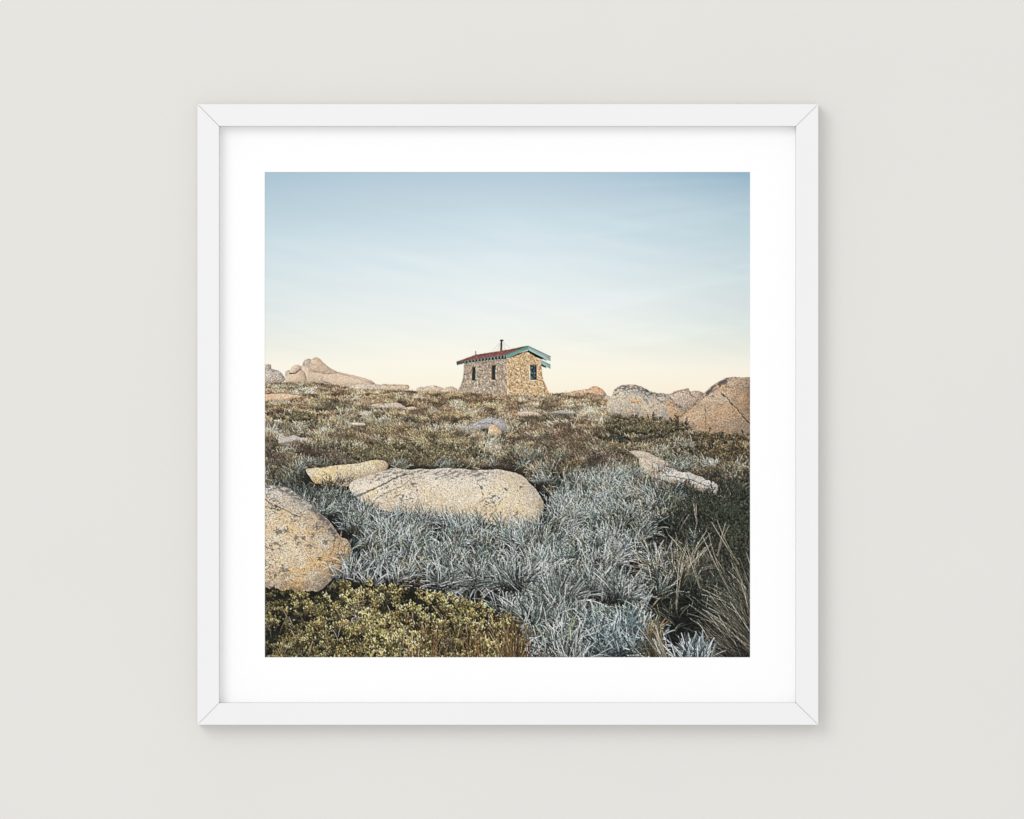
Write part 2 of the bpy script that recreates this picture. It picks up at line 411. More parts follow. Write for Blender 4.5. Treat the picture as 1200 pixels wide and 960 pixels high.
def paint_hut():
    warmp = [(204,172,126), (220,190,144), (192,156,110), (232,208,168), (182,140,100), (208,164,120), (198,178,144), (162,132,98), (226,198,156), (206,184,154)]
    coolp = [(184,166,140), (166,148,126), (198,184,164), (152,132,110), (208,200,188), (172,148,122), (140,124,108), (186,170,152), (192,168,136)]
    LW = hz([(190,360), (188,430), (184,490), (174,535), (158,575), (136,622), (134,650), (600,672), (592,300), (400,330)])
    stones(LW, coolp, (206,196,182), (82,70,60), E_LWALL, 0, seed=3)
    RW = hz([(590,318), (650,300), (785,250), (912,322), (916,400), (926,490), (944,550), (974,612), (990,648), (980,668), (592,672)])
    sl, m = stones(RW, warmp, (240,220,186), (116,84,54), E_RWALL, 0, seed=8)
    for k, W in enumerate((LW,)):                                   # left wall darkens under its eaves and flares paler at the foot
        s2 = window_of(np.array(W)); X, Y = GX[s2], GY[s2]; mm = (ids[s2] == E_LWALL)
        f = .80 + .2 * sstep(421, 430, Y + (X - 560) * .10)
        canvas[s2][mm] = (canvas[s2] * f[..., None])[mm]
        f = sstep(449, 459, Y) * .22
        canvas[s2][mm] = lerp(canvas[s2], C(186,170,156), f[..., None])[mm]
    # edge of the two walls, lit
    wire(hz([(594,330), (596,480), (596,660)]), (228,200,156), .5, E_RWALL, .55)
    # sloping sill of stones in the gable
    wire(hz([(690,588), (800,600), (880,596)]), (206,150,116), .8, E_RWALL, .5)
    # windows
    def win(P, el, c, frame=None, lint=None, cross=False):
        P = hz(P)
        if lint is not None: poly([(P[0][0] - .8, P[0][1] - 1.1), (P[1][0] + .6, P[1][1] - 1.1), (P[1][0] + .6, P[1][1]), (P[0][0] - .8, P[0][1])], lint, E_RWALL if el == E_WIN3 else E_LWALL)
        poly([(P[0][0] - 1.2, P[0][1]), P[0], P[3], (P[3][0] - 1.2, P[3][1] + .2)], (128,92,70) if el != E_WIN3 else (236,208,160), E_RWALL if el == E_WIN3 else E_LWALL)
        sl, m = poly(P, c, el, .3)
        return P
    win([(272,408), (299,406), (295,526), (270,530)], E_WIN1, (22,44,42), lint=(112,86,66))
    wire(hz([(282,412), (280,528)]), (30,84,70), .9, E_WIN1, .7); wire(hz([(295,412), (292,500)]), (86,120,112), .5, E_WIN1, .7)
    win([(456,392), (488,390), (484,520), (455,524)], E_WIN2, (28,36,40), lint=(104,82,66))
    wire(hz([(474,398), (472,516)]), (74,92,100), .6, E_WIN2, .8); wire(hz([(485,396), (482,470)]), (124,138,138), .5, E_WIN2, .7)
    wire(hz([(456,440), (484,438)]), (70,90,100), .4, E_WIN2, .6); wire(hz([(456,480), (484,478)]), (70,90,100), .4, E_WIN2, .6)
    win([(808,385), (868,386), (870,524), (812,524)], E_WIN3, (52,62,68), lint=(150,120,84))
    sl = window_of(np.array(hz([(808,385), (870,524)])), 0); X, Y = GX[sl], GY[sl]; m = ids[sl] == E_WIN3
    g = fbm(X / 1.6, Y / 1.1, 3, 2)
    canvas[sl][m] = lerp(canvas[sl], C(124,140,146), (sstep(.5, .75, g) * .8)[..., None])[m]
    wire(hz([(838,388), (840,522)]), (34,44,50), .7, E_WIN3, .85); wire(hz([(810,432), (868,432)]), (34,44,50), .45, E_WIN3, .8); wire(hz([(810,478), (868,478)]), (34,44,50), .45, E_WIN3, .8)
    wire(hz([(862,388), (864,522)]), (44,40,36), 1., E_WIN3, .9); wire(hz([(871,388), (873,524)]), (168,124,84), .6, E_WIN3, .9)
    wire(hz([(808,527), (872,527)]), (238,220,190), .7, E_RWALL, .9)
    # shade under the gable boards
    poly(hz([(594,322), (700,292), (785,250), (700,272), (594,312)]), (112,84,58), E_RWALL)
    poly(hz([(768,262), (800,238), (915,300), (945,330), (914,330), (858,306), (812,276), (788,262)]), (34,30,30), E_BARGE)
    poly(hz([(915,372), (960,394), (962,410), (935,402), (916,392)]), (30,32,34), E_BARGE2)
    # roof, its rolled sheets in red
    RF = hz([(120,352), (200,324), (300,288), (400,272), (520,254), (650,231), (735,211), (790,203), (700,240), (584,296), (470,318), (330,338), (200,360), (122,372)])
    sl, m = poly(RF, (126,80,74), E_ROOF, .2)
    X, Y = GX[sl], GY[sl]
    st = np.sin((X + (Y - 405) * .6) * 3.1)
    canvas[sl][m] = np.clip(canvas[sl] * (1 + .16 * st + .34 * (noise(X / 1.1, Y / .6, 2) - .5))[..., None] + 22 * (noise(X / .8, Y / .5, 6) > .72)[..., None], 0, 255)[m]
    # grey ridge capping, broken by the sheets
    for a, b in ((205,232), (268,288), (300,318), (336,352), (372,398), (420,452), (466,500), (560,590), (640,664), (700,716), (735,752)):
        ya = np.interp(a, [120, 200, 300, 520, 650, 790], [352, 324, 288, 254, 231, 203]); yb = np.interp(b, [120, 200, 300, 520, 650, 790], [352, 324, 288, 254, 231, 203])
        wire(hz([(a, ya), (b, yb)]), (112,122,128), .55, E_ROOF, .8)
    wire(hz([(121,356), (200,338), (330,316), (470,298), (582,280)]), (132,80,72), .5, E_ROOF, .5)
    # eaves: black gap with painted rafter ends
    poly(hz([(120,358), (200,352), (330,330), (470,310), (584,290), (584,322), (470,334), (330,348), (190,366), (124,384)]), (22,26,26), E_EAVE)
    for q in range(15):
        t = q / 14.; x = 134 + t * 428; yt = np.interp(x, [120, 200, 330, 470, 584], [356, 346, 326, 306, 288])
        h = 26
        poly(hz([(x, yt), (x + 13, yt - 2), (x + 9, yt + h), (x - 3, yt + h)]), (112,134,136) if q else (84,100,100), E_EAVE)
        poly(hz([(x + 9, yt), (x + 13, yt - 1), (x + 10, yt + h), (x + 7, yt + h)]), (84,112,110), E_EAVE)
    poly(hz([(120,350), (150,343), (160,352), (190,352), (190,366), (124,386)]), (88,98,94), E_EAVE)
    # green gable boards
    poly(hz([(579,286), (790,204), (802,236), (700,272), (586,326)]), (108,150,138), E_BARGE, .12)
    wire(hz([(588,318), (700,270), (800,236)]), (128,178,164), .8, E_BARGE, .5)
    wire(hz([(580,290), (790,206)]), (54,110,96), .7, E_BARGE, .7)
    poly(hz([(788,203), (1000,304), (1001,350), (800,248)]), (154,178,172), E_BARGE, .08)
    wire(hz([(790,205), (1000,305)]), (86,120,118), .8, E_BARGE, .85)
    wire(hz([(796,222), (1000,324)]), (112,150,144), .5, E_BARGE, .6)
    wire(hz([(916,314), (960,338)]), (26,28,30), .9, E_BARGE, .9)
    poly(hz([(914,338), (1000,378), (1001,420), (914,372)]), (142,176,168), E_BARGE2, .08)
    wire(hz([(914,340), (1000,380)]), (110,146,142), .6, E_BARGE2, .8)
    # flue, cap, guys, vent
    for w in ([(522,178), (456,252)], [(560,176), (622,224)], [(562,186), (576,244)], [(524,190), (500,255)]):
        wire(hz(w), (150,152,152), .34, None, .75)
    poly(hz([(533,160), (549,160), (551,252), (528,254)]), (74,80,78), E_FLUE, .2)
    poly(hz([(530,218), (549,216), (551,250), (527,254)]), (148,92,84), E_FLUE, .2)
    wire(hz([(545,164), (547,248)]), (120,124,122), .4, E_FLUE, .7)
    poly(hz([(526,150), (536,144), (552,144), (562,152), (556,162), (532,162)]), (56,62,60), E_FLUE, .2)
    poly(hz([(296,252), (303,250), (304,290), (297,292)]), (92,96,94), E_VENT, .2)

def zz(P, ox, oy, s): return [(ox + x / s, oy + y / s) for x, y in P]
PINK = dict(base=(196,170,148), tint=(212,184,158))
def paint_far_rocks():
    s = 6.316
    z = lambda P: zz(P, 310, 400, s)
    rock(z([(-30,172), (30,170), (49,175), (50,205), (30,215), (-30,215)]), E_ROCK, (172,160,146), (186,172,156), .35, .5, k=1, smooth=False)
    rock(z([(-40,205), (20,203), (75,210), (115,225), (142,255), (152,290), (100,312), (-40,312)]), E_ROCK + 1, (186,172,160), (204,186,170), .5, .55, .3, k=2, speck=1.1, grey_top=.3)
    # outcrop: several joined blocks, back to front
    I = E_ROCK + 2
    rock(z([(158,262), (160,226), (184,216), (205,235), (205,270)]), I, (176,166,156), (190,176,164), .4, .5, k=3)
    rock(z([(283,185), (290,152), (308,134), (335,132), (352,150), (350,215), (300,215)]), I, (176,164,150), (190,176,160), .5, .3, k=4)
    rock(z([(330,190), (340,148), (362,126), (385,120), (410,131), (440,160), (490,200), (545,232), (545,255), (400,245), (330,220)]), I, (196,174,152), (208,186,160), .7, .02, k=5, speck=.5, cracks=[(z([(345,165), (365,175), (385,170)]), .35, .3)], shade=1.0)
    rock(z([(262,195), (290,182), (340,200), (400,225), (480,240), (540,228), (600,238), (680,258), (760,280), (800,296), (826,326), (840,372), (700,376), (560,352), (440,322), (360,318), (300,310), (262,290)]), I, (204,182,160), (214,192,168), .7, .02,
         cracks=[(z([(330,215), (400,230), (480,243), (545,232)]), .4, .35), (z([(560,238), (640,262), (760,300), (826,318)]), .35, .22), (z([(440,262), (412,290)]), .4, .3), (z([(640,320), (720,318), (800,316)]), .35, .25), (z([(428,292), (520,330), (600,346)]), .5, .4)], k=6, speck=.5)
    rock(z([(158,275), (170,248), (200,240), (262,214), (290,232), (306,262), (306,306), (240,316), (160,300)]), I, (202,178,154), (212,188,162), .8, .1, k=7, speck=.5)
    rock(z([(184,232), (200,198), (222,180), (250,176), (272,188), (272,206), (240,234), (200,246)]), I, (198,176,154), (210,186,162), .8, .1, k=1, speck=.5,
         cracks=[(z([(188,240), (232,238), (270,210), (296,232), (308,262), (308,300)]), .5, .75)])
    wire(z([(190,243), (232,238), (272,209), (296,232), (308,262), (308,296)]), (96,74,60), .55, I, .8)
    rock(z([(600,345), (680,318), (760,316), (826,318), (870,330), (885,365), (800,384), (640,384)]), I, (196,178,160), (208,190,170), .5, .15, k=3)
    rock(z([(868,320), (900,318), (1030,322), (1066,328), (1066,352), (1000,362), (870,362)]), E_ROCK + 3, (204,178,156), (216,190,166), .5, .06, k=4, cracks=[(z([(870,328), (960,332), (1066,332)]), .3, .3)], rough=.4)
    w = lambda P: zz(P, 500, 440, s)
    rock(w([(-72,98), (-40,86), (-18,90), (0,80), (30,100), (30,125), (-70,125)]), E_ROCK + 4, (196,180,164), (208,190,172), .4, .3, k=5)
    rock(w([(-20,110), (0,84), (30,78), (62,76), (92,84), (120,94), (124,125), (60,135), (-20,130)]), E_ROCK + 4, (200,178,158), (214,190,168), .45, .22, k=6)
    rock(w([(98,128), (118,106), (150,88), (180,82), (205,90), (228,104), (240,130), (160,140)]), E_ROCK + 5, (200,178,158), (214,190,168), .45, .2, k=7)
    # right of the hut
    rock(w([(1040,140), (1080,120), (1140,108), (1185,102), (1240,110), (1240,150), (1060,155)]), E_ROCK + 6, (206,164,136), (216,174,146), .5, .12, k=2)
    q = lambda P: zz(P, 690, 400, s)
    rock(q([(-22,392), (0,352), (22,338), (46,334), (74,342), (100,358), (128,394), (120,404), (40,406), (-22,404)]), E_ROCK + 7, (206,172,144), (214,184,158), .6, .1, .5, k=3, warm=(226,170,128))
    rock(q([(30,420), (60,404), (140,402), (156,420), (140,440), (60,438)]), E_ROCK + 8, (150,146,144), (170,164,158), .4, .4, k=4)
def rocks_right_a():
    q = lambda P: zz(P, 690, 400, 6.316)
    rock(q([(560,394), (600,388), (640,368), (700,356), (736,350), (748,372), (790,366), (826,374), (850,392), (830,430), (740,500), (690,530), (600,440)]), E_ROCK + 9, (198,174,152), (186,166,150), .6, .55, .2, k=5, speck=1.2,
         cracks=[(q([(600,398), (650,376), (738,354)]), .35, .4), (q([(745,374), (752,400), (790,420)]), .4, .5), (q([(640,372), (620,400)]), .3, .4)])
    rock(q([(130,520), (136,455), (160,415), (172,385), (196,350), (238,326), (300,320), (340,322), (380,332), (450,370), (510,384), (560,386), (600,410), (634,450), (690,486), (706,520), (690,566), (560,600), (420,590), (330,570), (210,560), (150,545)]),
         E_ROCK + 10, (184,174,158), (202,184,160), .9, .5, .7, k=6, speck=1.1, grey_top=.2, warm=(214,170,128), streak=.4,
         cracks=[(q([(430,360), (500,420), (560,470), (620,480)]), .4, .35), (q([(180,400), (240,370), (330,352), (430,370)]), .5, .4)])
def rocks_right_b():
    q = lambda P: zz(P, 690, 400, 6.316)
    rock(q([(655,600), (662,565), (720,520), (780,470), (820,425), (866,372), (905,335), (960,300), (1018,272), (1080,263), (1140,267), (1260,276), (1280,400), (1280,700), (1100,700), (860,700), (740,680), (680,630)]),
         E_ROCK + 11, (172,148,124), (186,162,138), 1.25, .12, .0, k=7, speck=1.0, warm=(190,156,122), streak=.2, shade=.98,
         cracks=[(q([(985,392), (1030,425), (1066,475), (1120,525), (1150,570), (1200,612)]), .55, .75), (q([(862,478), (858,540), (868,640)]), .4, .4), (q([(1190,350), (1120,330), (1000,345)]), .4, .18), (q([(930,560), (940,640)]), .4, .2)],
         spots=[(848,452,5,.5), (833,466,5,.6)])
    # dark band of lichen on its shaded shoulder
    P = q([(655,562), (700,530), (790,462), (850,400), (900,342), (960,304), (1016,276), (1060,300), (1000,352), (930,392), (860,420), (800,452), (720,516), (664,566)])
    sl = window_of(np.array(P)); X, Y = GX[sl], GY[sl]
    d = line_dist(np.array(q([(668,556), (720,512), (790,452), (850,396), (905,348), (965,306), (1040,276)])) + [.9, .9], X, Y)
    n = fbm(X / 2.6 + Y / 5, Y / 2.0, 3, 3)
    wd = np.interp(X, [800, 822, 835, 850, 858], [.8, 1.2, 3.4, 3.4, 1.4])
    band = np.clip(1.25 - d / wd, 0, 1) * sstep(.36, .5, n); m = ids[sl] == E_ROCK + 11
    canvas[sl][m] = lerp(canvas[sl], C(78,78,80), (np.clip(band, 0, 1) * .85)[..., None])[m]


def paint_mid():
    s = 6.316
    w = lambda P: zz(P, 500, 450, s); z = lambda P: zz(P, 310, 400, s)
    grow(446, 469, 3.0, keep=lambda x, y: (x < 360) | (y < 462.5))
    rock(z([(-30,402), (60,388), (150,387), (230,396), (285,408), (225,424), (150,438), (60,446), (-30,446)]), E_ROCK + 12, (214,180,148), (222,192,162), .6, .1, k=2, warm=(226,170,130))
    grow(462.5, 478.5, 3.0, keep=lambda x, y: ~((x < 356) & (y < 471)))
    rock(z([(780,478), (840,462), (905,470), (925,458), (960,454), (1000,460), (1042,486), (1040,502), (960,498), (920,496)]), E_ROCK + 13, (196,178,162), (206,188,170), .5, .15, k=5)
    rock(z([(1036,496), (1070,486), (1110,486), (1145,502), (1100,512), (1040,512)]), E_ROCK + 14, (202,178,152), (212,188,160), .4, .1, k=6)
    grow(478.5, 487, 3.0, keep=lambda x, y: ~((x > 436) & (x < 492) & (y < 481.5)))
    rocks_right_a()
    rock(w([(662,222), (690,206), (760,202), (820,212), (855,230), (830,240), (680,240)]), E_ROCK + 15, (202,180,160), (212,188,168), .5, .12, k=3)
    rock(w([(920,214), (960,200), (1010,194), (1080,200), (1110,212), (1040,222)]), E_ROCK + 16, (168,166,160), (182,176,168), .4, .3, k=3)
    grow(484, 499, 3.2, keep=lambda x, y: ~((x > 602) & (x < 678) & (y < 490)) & ~((x > 536) & (x < 596) & (y > 488)) & ~((x > 710) & (x < 800) & (y < np.interp(x, [712,740,765,800], [487,490,496,494]))))
    rocks_right_b()
    grow(488, 506, 3.0, x0=530, x1=600, keep=lambda x, y: (x > 535) & (x < 598))
    rock(w([(240,345), (300,312), (360,285), (420,256), (470,250), (520,252), (570,275), (590,300), (592,330), (560,352), (500,340), (440,330), (380,338), (300,345)]), E_ROCK + 17, (170,166,164), (186,178,172), .55, .4, .4, k=4, grey_top=.4,
         cracks=[(w([(480,290), (520,320), (552,350)]), .5, .7), (w([(340,310), (440,290), (480,290)]), .35, .4)])
    rock(w([(458,345), (468,312), (496,298), (524,318), (556,350), (548,376), (512,392), (476,388), (462,372)]), E_ROCK + 18, (208,178,144), (216,188,154), .7, .08, k=5, spots=[(583,509,1.4,1.1)])
    rock(z([(645,606), (690,602), (742,608), (742,622), (660,622)]), E_ROCK + 19, (206,192,172), (214,200,182), .4, .1, k=5)
    grow(499, 519, 3.0, x0=318, x1=368)
    rock(z([(105,700), (130,680), (160,706), (220,694), (262,710), (318,716), (318,740), (250,748), (180,756), (140,790), (110,780)]), E_ROCK + 20, (180,172,162), (192,184,172), .5, .3, k=6)
    grow(499, 520, 3.2, keep=lambda x, y: ~((x > 534) & (x < 598) & (y < np.interp(x, [534, 560, 574, 590, 598], [505, 507, 515, 512, 504]))) & ~((x > 320) & (x < 366) & (y < 519)) & ~((x > 408) & (x < 432) & (y < 502)) & ~((x > 780) & (y < np.interp(x, [780,795,810,850,880], [490,496,508,511,511]))))
    heath_patches()
    grow(520, 541, 3.2)
    heath2()
    # pale slab on the right
    p = lambda P: zz(P, 680, 530, 6.)
    grow(541, 586, 3.2, x0=730, x1=890)
    rock(p([(345,-6), (400,-12), (455,-4), (520,24), (600,66), (640,96), (560,90), (455,62), (400,40), (370,14)]), E_ROCK + 21, (186,172,154), (198,182,162), .6, .25, k=2, warm=(204,176,144))
    rock(p([(410,58), (450,40), (520,62), (590,86), (660,116), (720,142), (790,150), (880,190), (945,214), (970,250), (960,290), (1020,318), (960,318), (860,280), (760,250), (640,215), (520,178), (440,140), (405,90)]), E_ROCK + 21, (190,186,178), (208,202,192), .9, .3, .1, k=3, warm=(196,176,150), speck=1.1, rough=2.4,
         cracks=[(p([(590,120), (600,165), (760,190), (900,240)]), .6, .5), (p([(750,155), (770,210)]), .5, .5), (p([(450,60), (560,150)]), .5, .3)])
    grow(541, 590, 3.2, x0=690, x1=880, keep=lambda x, y: (y > np.interp(x, [690,735,750,766,787,807,823,845,870], [541,541,556,567,573,577,582,586,560])) & (x < 862))
    order_draw(join(fan(757,566,50,10,.6,0,[(118,100,76),(90,74,56),(150,144,128)],.6,.4,.8,6), fan(792,581,60,11,.6,0,[(118,100,76),(84,68,52),(150,144,128)],.6,.4,.8,9), fan(806,570,40,7,.6,.3,[(110,74,56),(84,58,46),(130,100,80)],.6,.5,.8,5), fan(835,586,60,12,.7,0,[(100,84,66),(70,60,50),(140,132,116)],.6,.4,.8,8), fan(775,552,40,6,.6,0,[(110,88,66),(80,66,52)],.6,.5,.8,6)), 0)
    f = lambda P: zz(P, 300, 530, 6.)
    grow(541, 549, 3.4, x1=732)
    # low boulder behind the long one
    rock(f([(352,118), (400,112), (470,106), (560,90), (640,84), (700,80), (770,66), (830,52), (900,58), (930,90), (900,140), (820,170), (740,200), (640,240), (520,232), (425,222), (372,168)]), E_ROCK + 22, (204,184,154), (212,194,166), 1.1, .12, .2, k=5, warm=(220,190,140), spots=[(378,556,2,.5)],
         cracks=[(f([(470,130), (540,190)]), .4, .35)])
    wire(f([(360,112), (450,100), (600,86), (720,76), (790,58), (850,40)]), (50,40,46), .9, E_HEATH, .8)
    grow(549, 566, 2.8, x0=300, x1=356)
    grow(549, 566, 3.4, x0=620, x1=732)
    order_draw(join(fan(386,570,70,11,.6,-.2,[(124,98,64),(92,70,48),(150,126,88),(70,56,42)],.7,.4,.8,7), fan(404,566,60,9,.7,.2,[(128,130,120),(150,146,130),(96,96,86)],.6,.4,.8,7)), 0)
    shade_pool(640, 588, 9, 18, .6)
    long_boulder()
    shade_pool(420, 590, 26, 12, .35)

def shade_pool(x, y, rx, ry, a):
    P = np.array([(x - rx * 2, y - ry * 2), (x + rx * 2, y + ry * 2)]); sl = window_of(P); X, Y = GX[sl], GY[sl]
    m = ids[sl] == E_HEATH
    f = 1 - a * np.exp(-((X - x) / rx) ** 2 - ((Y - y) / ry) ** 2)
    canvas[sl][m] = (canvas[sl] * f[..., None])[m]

def long_boulder():
    f = lambda P: zz(P, 300, 530, 6.); g = lambda P: zz(P, 490, 530, 6.)
    P = f([(655,232), (690,200), (760,172), (850,146), (920,120), (985,112), (1060,122), (1110,118)]) + g([(30,114), (90,124), (200,110), (280,116), (360,122), (410,130), (470,124), (560,122), (640,134), (700,152), (742,172), (780,214), (826,262), (860,308), (882,356), (880,400), (862,450), (838,500), (780,540), (640,530), (480,500), (330,470), (150,450), (20,440)]) + f([(1100,430), (960,420), (860,400), (760,356), (706,318), (670,280)])
    rock(P, E_ROCK + 23, (216,196,170), (228,210,186), 1.3, .0, .04, k=3, speck=.85, rough=.7, warm=(228,202,166), grey_top=.3, streak=.15,
         spots=[(573,590,10,.6), (592,574,3.4,1.1), (580,583,7,.65), (611,571,2.6,1.1), (563,570,4,.8), (472,583,9,.45), (486,569,7,.42), (566,556,7,.35), (604,606,8,.4), (451,574,8,.35), (460,560,9,.3)],
         cracks=[(f([(700,316), (800,270), (900,226), (980,182), (1060,150)]), .9, .6), (f([(840,330), (940,280), (1020,240), (1080,200)]), .6, .35), (g([(-90,240), (-20,290), (10,340)]), .45, .3), (g([(410,200), (448,260), (456,330)]), .5, .25)])
    # blue-grey crust along the top
    sl = window_of(np.array(P)); X, Y = GX[sl], GY[sl]; m = ids[sl] == E_ROCK + 23
    u = X * .97 - Y * .25; v = X * .25 + Y * .97
    n = fbm(u / 3.6, v / 1.05, 6, 3)
    top = np.interp(X, [410, 440, 470, 500, 556, 600, 620], [566, 556, 550, 551, 551, 555, 566])
    z = np.exp(-((Y - top - 3) / 5.5) ** 2) * sstep(410, 450, X) * (1 - sstep(560, 600, X)) * (.65 + .35 * sstep(505, 530, X))
    canvas[sl][m] = lerp(canvas[sl], C(100,100,104), (sstep(.68 - .17 * z, .74 - .17 * z, n) * (z > .08) * .6)[..., None])[m]

def left_boulder():
    f = lambda P: zz(P, 300, 530, 6.)
    P = f([(-60,232), (60,236), (170,238), (250,266), (330,322), (400,372), (440,410), (500,466), (560,540), (600,596), (640,606), (664,640), (672,690), (664,750), (640,806), (596,842), (550,880), (500,930), (430,980), (300,1000), (100,960), (-60,930)])
    rock(P, E_ROCK + 24, (204,178,146), (214,194,166), 1.5, .1, .2, k=6, speck=1.05, rough=.9, warm=(220,178,128), grey_top=.55,
         spots=[(337,622,4,1.2), (326,623,5,1.), (347,630,3,1.3), (356,630,3,1.3), (350,637,3,1.1), (363,640,4,1.), (375,655,3,1.2), (382,635,3,1.), (378,607,4,.9), (399,651,4,1.1), (393,630,4,1.), (366,626,4,.9), (332,666,7,.8), (320,640,9,.6), (325,597,9,.6), (345,607,8,.5), (373,617,5,.8), (388,622,5,.7), (318,585,6,.8), (316,660,8,.6), (336,676,8,.4), (318,672,6,.6)],
         cracks=[(f([(560,600), (552,660), (530,720)]), .7, .35), (f([(60,330), (120,370), (200,400), (250,430), (310,450)]), .6, .45), (f([(60,380), (130,405), (200,398)]), .5, .4)])
    sl = window_of(np.array(P)); X, Y = GX[sl], GY[sl]; m = ids[sl] == E_ROCK + 24
    d = line_dist(np.array(f([(60,244), (170,246), (250,276), (330,330), (440,420), (520,500), (560,560)])) + [-1., 1.], X, Y)
    n = fbm(X / 3, Y / 1.6, 4, 3)
    canvas[sl][m] = lerp(canvas[sl], C(98,96,98), (np.clip(1.3 - d / 3.6, 0, 1) * sstep(.4, .52, n) * .8)[..., None])[m]
    # foot of the boulder, mottled darker towards the bottom
    ft = sstep(14, -4, (np.interp(X, [310, 363, 393, 411], [684, 690, 672, 655]) - Y)) * .42
    canvas[sl][m] = lerp(canvas[sl], C(96,84,76), (ft * sstep(.3, .6, fbm(X / 4, Y / 3, 2, 3)))[..., None])[m]

def patch_bush(cx, cy, rx, ry, n, h, leaf, pal, shade=1., nl=9, el=E_HEATH):
    n = int(n * 1.5)
    x = cx + rx * rng.normal(0, .62, n); y = cy + ry * rng.normal(0, .62, n)
    ok = fbm(x / 9, y / 4, 5, 3) + .25 * np.exp(-((x - cx) / rx) ** 2 - ((y - cy) / ry) ** 2) > .56
    x, y = x[ok], y[ok]; n = len(x)
    return [x, y, np.full(n, h, np.float32), np.full(n, leaf, np.float32)], pal, shade, nl, el
def bushes(L):
    for args, pal, shade, nl, el in L:
        bush(*args, pal, el, nl, shade=shade)
OL = [(152,138,100), (124,114,80), (96,92,68), (172,156,120), (78,78,60), (130,108,80), (140,140,116)]
OR = [(148,120,82), (118,98,66), (94,86,60), (172,144,102), (62,64,48), (82,66,50), (112,118,104)]
DK = [(52,60,50), (70,76,62), (40,50,44), (84,86,66), (60,64,50)]
def heath_patches():
    bushes([patch_bush(755, 503, 40, 8, 700, 5, 1.2, OL, .85), patch_bush(845, 520, 40, 7, 600, 5, 1.4, OR, .8), patch_bush(350, 490, 22, 5, 200, 4, 1., OL, .9), patch_bush(720, 516, 14, 4, 120, 4, 1.1, DK, 1.)])
def heath2():
    bushes([patch_bush(452, 536, 52, 10, 1100, 7, 1.4, OL, .95), patch_bush(520, 536, 34, 9, 420, 6, 1.3, OL, .95), patch_bush(845, 545, 50, 14, 1100, 7, 1.6, OR, .8), patch_bush(770, 545, 24, 7, 260, 6, 1.4, DK, 1.2), patch_bush(325, 560, 18, 8, 200, 6, 1.4, OL, .85)])

def strays(n, xr, yr, Lr, ar, br, pal, w=.7, dark=.5):
    x = rng.uniform(*xr, n); y = rng.uniform(*yr, n)
    pal = np.array(pal, np.float32)
    return mk(x, y, rng.uniform(*Lr, n), rng.uniform(*ar, n), rng.uniform(*br, n), w * rng.uniform(.7, 1.3, n), pal[rng.integers(0, len(pal), n)] * rng.uniform(.7, 1.1, n)[:, None], dark, y, E_HEATH)
def fan(cx, cy, n, L, spread, lean, pal, w=1., dark=.2, bend=1., rx=3.):
    a = lean + rng.normal(0, spread, n); pal = np.array(pal, np.float32)
    return mk(cx + rng.normal(0, rx, n), cy + rng.normal(0, rx * .35, n), L * rng.uniform(.45, 1.15, n), a, (a - lean * .5) * rng.uniform(.3, 1.9, n) * bend + rng.normal(0, .35, n) * bend, w * rng.uniform(.55, 1.0, n),
              np.clip(pal[rng.integers(0, len(pal), n)] * (1 + rng.normal(0, .13, n))[:, None] * np.where(rng.random(n) < .42, .48, 1.0)[:, None], 0, 235), dark, cy, E_HEATH)
SV = [(166,175,170), (142,152,148), (112,124,122), (196,203,198), (154,153,143), (118,126,120)]
BL = [(168,182,180), (142,158,158), (114,134,136), (196,204,202), (100,116,118)]
ST = [(176,164,140), (150,138,112), (190,180,158), (120,114,94), (140,140,126)]

